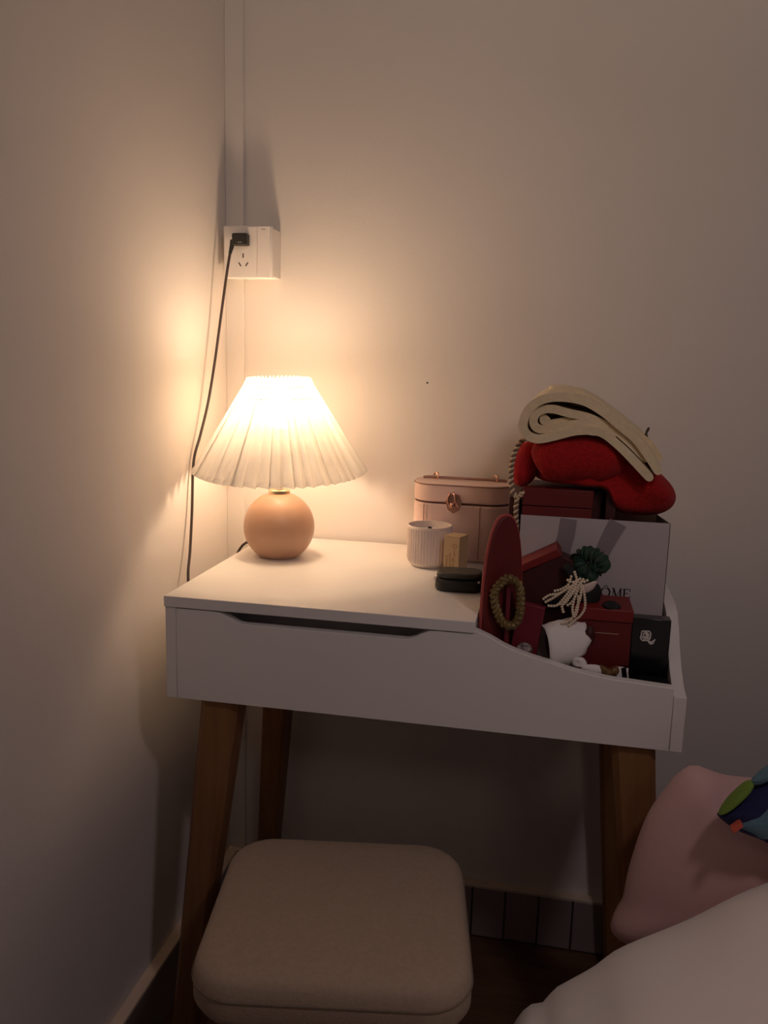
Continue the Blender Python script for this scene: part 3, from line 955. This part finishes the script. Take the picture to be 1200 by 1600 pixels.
# green velvet scrunchie with black bow
gs = thing('green_scrunchie', (0.64, -0.335, 0.78), 'dark green velvet scrunchie bunched against the white bag', 'scrunchie')
gp = []
for k in range(90):
    a = 2 * PI * k / 90
    gp.append((0.638 + 0.0150 * math.cos(a), -0.338 - 0.006 * math.sin(2 * a), 0.8085 + 0.0120 * math.sin(a)))
gr = [0.0088 + 0.0022 * math.sin(k * 1.15) + 0.0012 * math.sin(k * 2.7) for k in range(90)]
obj('gathered_ring', MB().tube(gp, gr, 14, closed=True), M_green, gs)
gm2 = MB()
for (a, l) in ((-2.4, 0.030), (-1.2, 0.027), (0.2, 0.021)):
    gm2.tube([(0.634, -0.338, 0.803), (0.634 + l * 0.5 * math.cos(a), -0.341, 0.803 + l * 0.5 * math.sin(a)), (0.634 + l * math.cos(a), -0.340, 0.800 + l * math.sin(a))], [0.004, 0.009, 0.005], 10)
obj('ruffle', gm2, M_green, gs)
bowp = [(0.6030, 0.8080), (0.6110, 0.8120), (0.6170, 0.8060), (0.6230, 0.7960), (0.6200, 0.7860), (0.6110, 0.7900), (0.6060, 0.7990)]
tag(obj('black_bow', MB().inflate(bowp, -0.362, 0.012, n=40, wob=0.004, wob_s=60), M_blackfab, loc=(0.613, -0.362, 0.786)),
    'black fabric bow between the tilted red box and green scrunchie', 'bow')
tag(obj('black_pouch', MB().inflate([(0.620, 0.786), (0.648, 0.785), (0.654, 0.772), (0.648, 0.757), (0.620, 0.755), (0.592, 0.745), (0.580, 0.755), (0.595, 0.772)], -0.352, 0.016, n=48, wob=0.004, wob_s=50), M_blackfab, loc=(0.62, -0.352, 0.745)),
    'soft black pouch slumped under the pearls and green scrunchie', 'pouch')

# pearl tassel
pt = thing('pearl_hair_clip', (0.615, -0.392, 0.79), 'cream pearl tassel hair clip draped over the boxes in the tray', 'hair clip')
P0 = (0.6200, -0.394, 0.7960)
strands = [
    [(0.6170, -0.394, 0.8080), P0, (0.612, -0.397, 0.789), (0.600, -0.397, 0.780), (0.588, -0.396, 0.7765), (0.5805, -0.395, 0.7705)],
    [(0.6240, -0.394, 0.8000), (0.616, -0.398, 0.7925), (0.604, -0.398, 0.7830), (0.594, -0.397, 0.7745), (0.5835, -0.396, 0.7670)],
    [P0, (0.612, -0.399, 0.785), (0.604, -0.399, 0.772), (0.597, -0.398, 0.7640), (0.5875, -0.397, 0.7625)],
    [(0.622, -0.394, 0.7985), (0.616, -0.400, 0.786), (0.609, -0.400, 0.774), (0.604, -0.399, 0.7650), (0.6060, -0.398, 0.7565)],
    [(0.613, -0.394, 0.8020), (0.610, -0.399, 0.7925), (0.6015, -0.399, 0.786), (0.594, -0.398, 0.783)],
    [(0.628, -0.394, 0.7995), (0.621, -0.400, 0.790), (0.614, -0.400, 0.779), (0.607, -0.399, 0.768), (0.600, -0.398, 0.766)],
    [(0.624, -0.394, 0.794), (0.621, -0.400, 0.783), (0.616, -0.400, 0.771), (0.611, -0.399, 0.766)],
    [(0.626, -0.394, 0.792), (0.6260, -0.399, 0.778), (0.6225, -0.399, 0.765), (0.6195, -0.398, 0.752), (0.612, -0.397, 0.7440), (0.6060, -0.396, 0.7410)],
    [(0.622, -0.396, 0.790), (0.6185, -0.401, 0.776), (0.6170, -0.401, 0.762), (0.6200, -0.400, 0.7520), (0.6235, -0.399, 0.762), (0.6230, -0.399, 0.778)],
    [(0.628, -0.394, 0.790), (0.6315, -0.399, 0.776), (0.6320, -0.399, 0.763), (0.6265, -0.398, 0.752), (0.6190, -0.397, 0.7450), (0.6150, -0.396, 0.7390)],
    [(0.609, -0.396, 0.7975), (0.614, -0.399, 0.7960), P0, (0.628, -0.396, 0.7965), (0.633, -0.394, 0.7985)],
]
for s in strands:
    L = sum(math.dist(a, b) for a, b in zip(s, s[1:]))
    k = max(5, int(L / 0.0031))
    mb = MB()
    for p in resample(s, k, False):
        mb.ball(p, 0.00185, 8, 6)
    obj('pearl_strand', mb, M_pearl, pt)
petal = [(0.6235, 0.7900), (0.6330, 0.7930), (0.6450, 0.7975), (0.6425, 0.7880), (0.6350, 0.7815), (0.6260, 0.7800)]
obj('petal', MB().inflate(petal, -0.388, 0.003, n=30, K=5), M_petal, pt)

# red gift box right, with lid and dark decoration
r2 = thing('red_gift_box', (0.655, -0.355, 0.6125), 'red lidded gift box in front of the white bag, beside the black box', 'box')
obj('box_body', MB().box(0.6190, 0.6925, -0.384, -0.318, 0.6125, 0.7440), M_redbox, r2, bevel=0.001)
rl = obj('box_lid', MB().box(0.6180, 0.6935, -0.386, -0.316, 0.7445, 0.7610), M_redlid, r2, bevel=0.0015)
obj('gold_hairline', MB().box(0.640, 0.677, -0.3849, -0.3838, 0.7285, 0.7289), M_rope1, r2)
obj('dark_flower', MB().inflate([(0.655, 0.7655), (0.668, 0.7690), (0.678, 0.7630), (0.672, 0.7560), (0.660, 0.7570)], -0.375, 0.010, n=30, K=5, wob=0.007, wob_s=150), M_blackfab, r2)
tag(obj('ribbon_rosette', MB().inflate([(0.630, 0.7350), (0.642, 0.7380), (0.6480, 0.7270), (0.6440, 0.7130), (0.6320, 0.7100), (0.6255, 0.7220)], -0.388, 0.004, n=30, K=5, wob=0.004, wob_s=110), M_redbox_dark, loc=(0.637, -0.39, 0.71)),
    'dark red ribbon rosette on the front of the red lidded gift box', 'ribbon')

# white curled tissue roll with dark open end
tp = thing('tissue_roll', (0.60, -0.40, 0.685), 'crumpled white tissue roll with dark open end behind the curved tray front', 'tissue')
ax = Vector((0.80, 0.36, 0.10)).normalized()
u = Vector((0, 0, 1))
u = (u - ax * u.dot(ax)).normalized()
w = ax.cross(u)
tv, tf = [], []
NT, NL = 48, 9
for j in range(NL):
    for k in range(NT):
        a = 2 * PI * k / NT
        ln = 0.046 + 0.0035 * math.sin(5 * a + 0.6) + 0.002 * math.sin(11 * a) + 0.010 * math.cos(a - 0.3)
        r = 0.0265 * (1 + 0.04 * math.sin(3 * a + j * 0.5)) * (1.0 + 0.10 * (j / (NL - 1))) + 0.0012 * noise.noise(Vector((math.cos(a) * 3, math.sin(a) * 3, j * 0.7)))
        p = Vector((0.5835, -0.3950, 0.7060)) + ax * (ln * j / (NL - 1)) + u * (r * 1.12 * math.cos(a)) + w * (r * 0.86 * math.sin(a))
        tv.append(p)
for j in range(NL - 1):
    for k in range(NT):
        k2 = (k + 1) % NT
        tf.append((j * NT + k, j * NT + k2, (j + 1) * NT + k2, (j + 1) * NT + k))
o = obj('tissue_sheet', MB().add(tv, tf), M_paper, tp, smooth=50)
s = o.modifiers.new('solid', 'SOLIDIFY')
s.thickness = 0.0010
core_m = MB()
cv_ = []
for j in range(2):
    for k in range(24):
        a = 2 * PI * k / 24
        r = 0.0225
        cv_.append(Vector((0.5835, -0.3950, 0.7060)) + ax * (0.012 + 0.022 * j) + u * (r * 1.12 * math.cos(a)) + w * (r * 0.86 * math.sin(a)))
core_m.add(cv_, [tuple(range(24)), tuple(range(47, 23, -1))] + [(k, k + 24, (k + 1) % 24 + 24, (k + 1) % 24) for k in range(24)])
obj('core_shade', core_m, M_brown, tp)  # dark plug painted in for the shade inside the roll
tag(obj('tissue_scrap', MB().inflate([(0.622, 0.6970), (0.634, 0.6995), (0.640, 0.6900), (0.632, 0.6860), (0.622, 0.6880)], -0.402, 0.004, n=30, K=5, wob=0.004, wob_s=120), M_paper, loc=(0.63, -0.402, 0.686)),
    'small torn scrap of white tissue right of the tissue roll', 'tissue')

# black glossy box with a white rose print
kx = thing('black_box', (0.718, -0.345, 0.6125), 'glossy black box with a white rose print at the right end of the tray', 'box')
obj('carton', MB().box(0.6945, 0.7420, -0.370, -0.350, 0.6125, 0.7480), M_blackbox, kx, bevel=0.0008)


def stroke(pts, w=0.0011):
    mb = MB()
    return mb.tube([(p[0], -0.3704, p[1]) for p in resample(pts, 14, False)], w / 2, 5)


rx, rz, s_ = 0.7125, 0.7250, 0.0068
rose = [
    [(-.9, .2), (-.8, .9), (-.1, .95), (.5, 1.0), (.8, .5), (.75, 0)],
    [(-.9, .2), (-1.0, -.4), (-.6, -.9), (0, -.7)],
    [(.75, 0), (.7, -.5), (.2, -.8), (-.3, -.9), (-.6, -.9)],
    [(-.5, .5), (0, .7), (.4, .4), (.3, -.1), (-.2, -.2), (-.5, .1), (-.5, .5)],
    [(-.2, .35), (.1, .4), (.15, .1), (-.15, .1)],
    [(-.8, -.1), (-.4, -.5), (.2, -.45), (.6, -.2)],
    [(.6, -.9), (1.0, -1.1), (1.4, -.8), (1.7, -.5)],
    [(.6, -.9), (.9, -1.4), (1.3, -1.3), (1.5, -1.0)],
    [(.3, -.8), (.7, -1.3), (1.0, -1.5)],
]
rm = MB()
for st in rose:
    m2 = stroke([(rx + a * s_, rz + b * s_) for a, b in st], 0.0018)
    rm.add(m2.v, m2.f)
obj('rose_print', rm, M_rose, kx)

# little things along the tray's front
tag(obj('white_sachet', MB().inflate([(0.632, 0.6905), (0.650, 0.6940), (0.662, 0.6890), (0.655, 0.6795), (0.638, 0.6800)], -0.408, 0.005, n=30, K=5), M_paper, loc=(0.645, -0.408, 0.68)),
    'flat white sachet low behind the tray front under the red gift box', 'sachet')
tag(obj('brown_hair_claw', MB().inflate([(0.655, 0.6945), (0.668, 0.6900), (0.676, 0.6955), (0.679, 0.6860), (0.668, 0.6800), (0.658, 0.6830)], -0.4085, 0.006, n=30, K=5, wob=0.003, wob_s=150), M_brown, loc=(0.667, -0.4085, 0.68)),
    'small brown hair claw behind the tray front between the sachets', 'hair clip')
tag(obj('cream_sachet', MB().box(0.676, 0.690, -0.409, -0.405, 0.672, 0.6935), M_paper, loc=(0.683, -0.407, 0.672), bevel=0.0008),
    'small cream card right of the brown hair claw', 'card')
TM = Matrix.Translation((0.697, -0.405, 0.6125)) @ Matrix.Rotation(-0.16, 4, 'Y')
tg = thing('black_tube', (0.697, -0.405, 0.6125), 'slim black cosmetic tube leaning before the glossy black box', 'tube')
obj('tube_body', MB().prism(rrect(-0.006, 0.006, -0.004, 0.004, 0.003, 4), 'z', 0.0, 0.082, TM), M_blackbox, tg)
obj('tube_stripe', MB().box(0.0035, 0.0050, -0.0046, -0.0040, 0.066, 0.076, TM), M_rose, tg)
tag(obj('flat_palette', MB().box(0.704, 0.7405, -0.412, -0.380, 0.668, 0.676), M_blackbox, loc=(0.722, -0.40, 0.668), bevel=0.001),
    'flat black palette lying at the foot of the glossy black box', 'palette')
fo = MB().inflate([(0.549, 0.7040), (0.554, 0.7110), (0.561, 0.7135), (0.568, 0.7100), (0.571, 0.7030), (0.564, 0.6980), (0.555, 0.6975)], -0.4035, 0.006, n=36, K=6, wob=0.010, wob_s=170)
tag(obj('foil_wrapper', fo, M_clear, loc=(0.557, -0.405, 0.697), smooth=12), 'crinkled silver foil wrapper left of the tissue roll in the tray', 'wrapper')

# ================================================================= STOOL
SX, SY, SA = 0.3575, -0.546, math.radians(9.3)
SMx = Matrix.Translation((SX, SY, 0)) @ Matrix.Rotation(SA, 4, 'Z')
st = thing('stool', (SX, SY, 0), 'square cushioned beige stool with wooden legs before the vanity table', 'stool')


def cushion(hw, hd, z0, z1, r, crown):
    """rounded-square pad: rings from the underside up and over a domed top"""
    rings = [(0.90, z0), (0.97, z0 + 0.004), (1.0, z0 + 0.014), (1.0, z1 - 0.022), (0.985, z1 - 0.010), (0.955, z1 - 0.003), (0.90, z1 + 0.001),
             (0.75, z1 + crown * 0.45), (0.5, z1 + crown * 0.8), (0.25, z1 + crown)]
    mb = MB()
    vs_, fs = [], []
    n = 0
    for sft, z in rings:
        base = rrect(-hw * sft, hw * sft, -hd * sft, hd * sft, r * sft, 10)
        n = len(base)
        vs_ += [tuple(SMx @ Vector((p[0], p[1], z))) for p in base]
    for i in range(len(rings) - 1):
        for k in range(n):
            k2 = (k + 1) % n
            fs.append((i * n + k, i * n + k2, (i + 1) * n + k2, (i + 1) * n + k))
    fs.append(tuple(range(n - 1, -1, -1)))
    vs_.append(tuple(SMx @ Vector((0, 0, z1 + crown))))
    L = (len(rings) - 1) * n
    fs += [(L + k, L + (k + 1) % n, len(vs_) - 1) for k in range(n)]
    return mb.add(vs_, fs)


seat = obj('seat_cushion', cushion(0.157, 0.144, 0.347, 0.408, 0.055, 0.005), M_seat, st, smooth=60)
obj('piping', MB().tube([tuple(SMx @ Vector((p[0], p[1], 0.3845))) for p in rrect(-0.1575, 0.1575, -0.1445, 0.1445, 0.0555, 10)], 0.0013, 6, closed=True), M_piping, seat)
obj('seat_frame', MB().prism(rrect(-0.135, 0.135, -0.125, 0.125, 0.03, 6), 'z', 0.326, 0.348, SMx), M_wood, st)
for sx in (-1, 1):
    for sy in (-1, 1):
        pth = [tuple(SMx @ Vector((sx * (0.122 + 0.018 * k / 4), sy * (0.110 + 0.018 * k / 4), 0.328 * (1 - k / 4)))) for k in range(5)]
        obj('leg', MB().tube(pth, [0.0165 - 0.0012 * k for k in range(5)], 14), M_wood, st)

# ================================================================= BED CORNER
bd = thing('bed', (1.25, -1.2, 0), 'bed with pink sheet in the lower right beside the stool', 'bed')
obj('bed_base', MB().box(0.745, 1.95, -1.30, -0.455, 0.0, 0.17), M_bedwood, bd, bevel=0.004)
obj('mattress', MB().box(0.742, 1.96, -1.31, -0.452, 0.17, 0.360), M_mattress, bd, bevel=0.03, seg=4)
# pink fitted sheet, a draped skin over the mattress
prof_s = [(0.734, 0.20), (0.732, 0.27), (0.733, 0.32), (0.738, 0.352), (0.755, 0.368), (0.79, 0.3735), (1.2, 0.376), (1.965, 0.375)]


def drape_mesh(prof, y0, y1, th, ny=26, n=60, wob=0.006, back_drop=0.0, ws=5.0):
    P = resample(prof, n, False)
    mb = MB()
    vs_ = []
    for j in range(ny):
        t = j / (ny - 1)
        y = y0 + (y1 - y0) * t
        for i, (x, z) in enumerate(P):
            d = wob * noise.noise(Vector((x * ws, y * ws, 2.0))) + 0.4 * wob * noise.noise(Vector((x * ws * 3, y * ws * 3, 7.0)))
            dz = 0.0
            if back_drop and t < 0.16:
                q = 1 - t / 0.16
                dz = -back_drop * (1 - math.sqrt(max(0, 1 - q * q)))
            fade = min(1.0, t / 0.12)
            vs_.append((x + d * 0.6 * fade, y, z + d * fade + dz))
    fs = []
    for j in range(ny - 1):
        for i in range(n - 1):
            fs.append((j * n + i, j * n + i + 1, (j + 1) * n + i + 1, (j + 1) * n + i))
    o_ = len(vs_)
    vs_ += [(x, y, z - th) for x, y, z in vs_]
    fs += [tuple(q + o_ for q in f[::-1]) for f in fs]
    for j in range(ny - 1):
        for i in (0, n - 1):
            fs.append((j * n + i, (j + 1) * n + i, (j + 1) * n + i + o_, j * n + i + o_))
    for i in range(n - 1):
        for j in (0, ny - 1):
            fs.append((j * n + i, j * n + i + 1, j * n + i + 1 + o_, j * n + i + o_))
    return mb.add(vs_, fs)


obj('pink_sheet', drape_mesh(prof_s, -0.452, -1.30, 0.006, wob=0.003), M_pinksheet, bd, smooth=60)

pw = [(0.6926, 0.3850), (0.6950, 0.4400), (0.7010, 0.4915), (0.7147, 0.5480), (0.7370, 0.5920), (0.7500, 0.6090), (0.7612, 0.6150), (0.7750, 0.6120), (0.7932, 0.6075), (0.8173, 0.6070), (0.8500, 0.6120),
      (0.9235, 0.6380), (0.9657, 0.5629), (0.975, 0.4293), (0.930, 0.3800), (0.8286, 0.3740)]
tag(obj('pink_pillow', MB().inflate(pw, -0.500, 0.060, n=96, K=14, e=2.0, wob=0.012, wob_s=9), M_pinksheet, loc=(0.83, -0.505, 0.378)),
    'plump pink pillow standing on the bed corner against the table leg', 'pillow')

dv = [(0.563, 0.2), (0.563, 0.26), (0.568, 0.305), (0.5725, 0.33), (0.578, 0.345), (0.587, 0.361), (0.5950, 0.3690), (0.6020, 0.3705), (0.6085, 0.3755), (0.619, 0.3935), (0.6384, 0.4104), (0.6605, 0.4299), (0.6789, 0.4507), (0.7005, 0.4673), (0.731, 0.4875), (0.7608, 0.5086), (0.7897, 0.5322), (0.8182, 0.5524), (0.87, 0.58), (0.96, 0.595), (1.2, 0.59), (1.95, 0.59)]
duv = thing('duvet', (1.2, -0.95, 0.38), 'thick white-pink duvet heaped over the near side of the bed', 'duvet')
obj('duvet_cover', drape_mesh(dv, -0.570, -1.22, 0.030, ny=44, n=120, wob=0.006, back_drop=0.05, ws=4.0), M_duvet, duv, smooth=60)

lin = [(x - 0.010, z - 0.040) for x, z in dv[:9]]
obj('duvet_lining', drape_mesh(lin, -0.640, -1.21, 0.006, ny=20, n=40, wob=0.004), M_pinksheet, duv, smooth=60)

# printed cushion, only its corner in view
cu = thing('printed_cushion', (0.85, -0.61, 0.60), 'blue and green printed cushion corner lying on the pink pillow', 'cushion')
bo = [(0.7716, 0.6049), (0.7790, 0.6130), (0.7960, 0.6320), (0.8150, 0.6520), (0.857, 0.6900), (0.9100, 0.6600), (0.8917, 0.5948), (0.850, 0.5700), (0.8165, 0.5830), (0.7914, 0.5905)]
obj('cushion_body', MB().inflate(bo, -0.585, 0.020, n=72, K=8, e=2.2, smooth=True), M_navy, cu)
tealp = [(0.7915, 0.6010), (0.7965, 0.6075), (0.8085, 0.6215), (0.8260, 0.6400), (0.8700, 0.6500), (0.860, 0.6050), (0.8190, 0.5905), (0.8060, 0.5950)]
obj('teal_print', MB().inflate(tealp, -0.5975, 0.0085, n=48, K=6), M_teal, cu)
limep = [(0.7722, 0.6070), (0.7775, 0.6185), (0.7900, 0.6365), (0.8000, 0.6485), (0.8040, 0.6450), (0.7960, 0.6330), (0.7870, 0.6210), (0.7790, 0.6115)]
obj('green_edge', MB().inflate(limep, -0.5885, 0.012, n=40, K=5), M_lime, cu)
greyp = [(0.8000, 0.6480), (0.8110, 0.6600), (0.8300, 0.6790), (0.857, 0.7020), (0.862, 0.6930), (0.8300, 0.6650), (0.8130, 0.6510), (0.8040, 0.6440)]
obj('blue_edge', MB().inflate(greyp, -0.5885, 0.012, n=40, K=5), M_teal, cu)
PMx = Matrix.Translation((0.7880, -0.6065, 0.6035)) @ Matrix.Rotation(0.75, 4, 'Y')
obj('orange_patch', MB().box(-0.0020, 0.0020, -0.001, 0.010, -0.0060, 0.0060, PMx), M_orange, cu, bevel=0.0005)
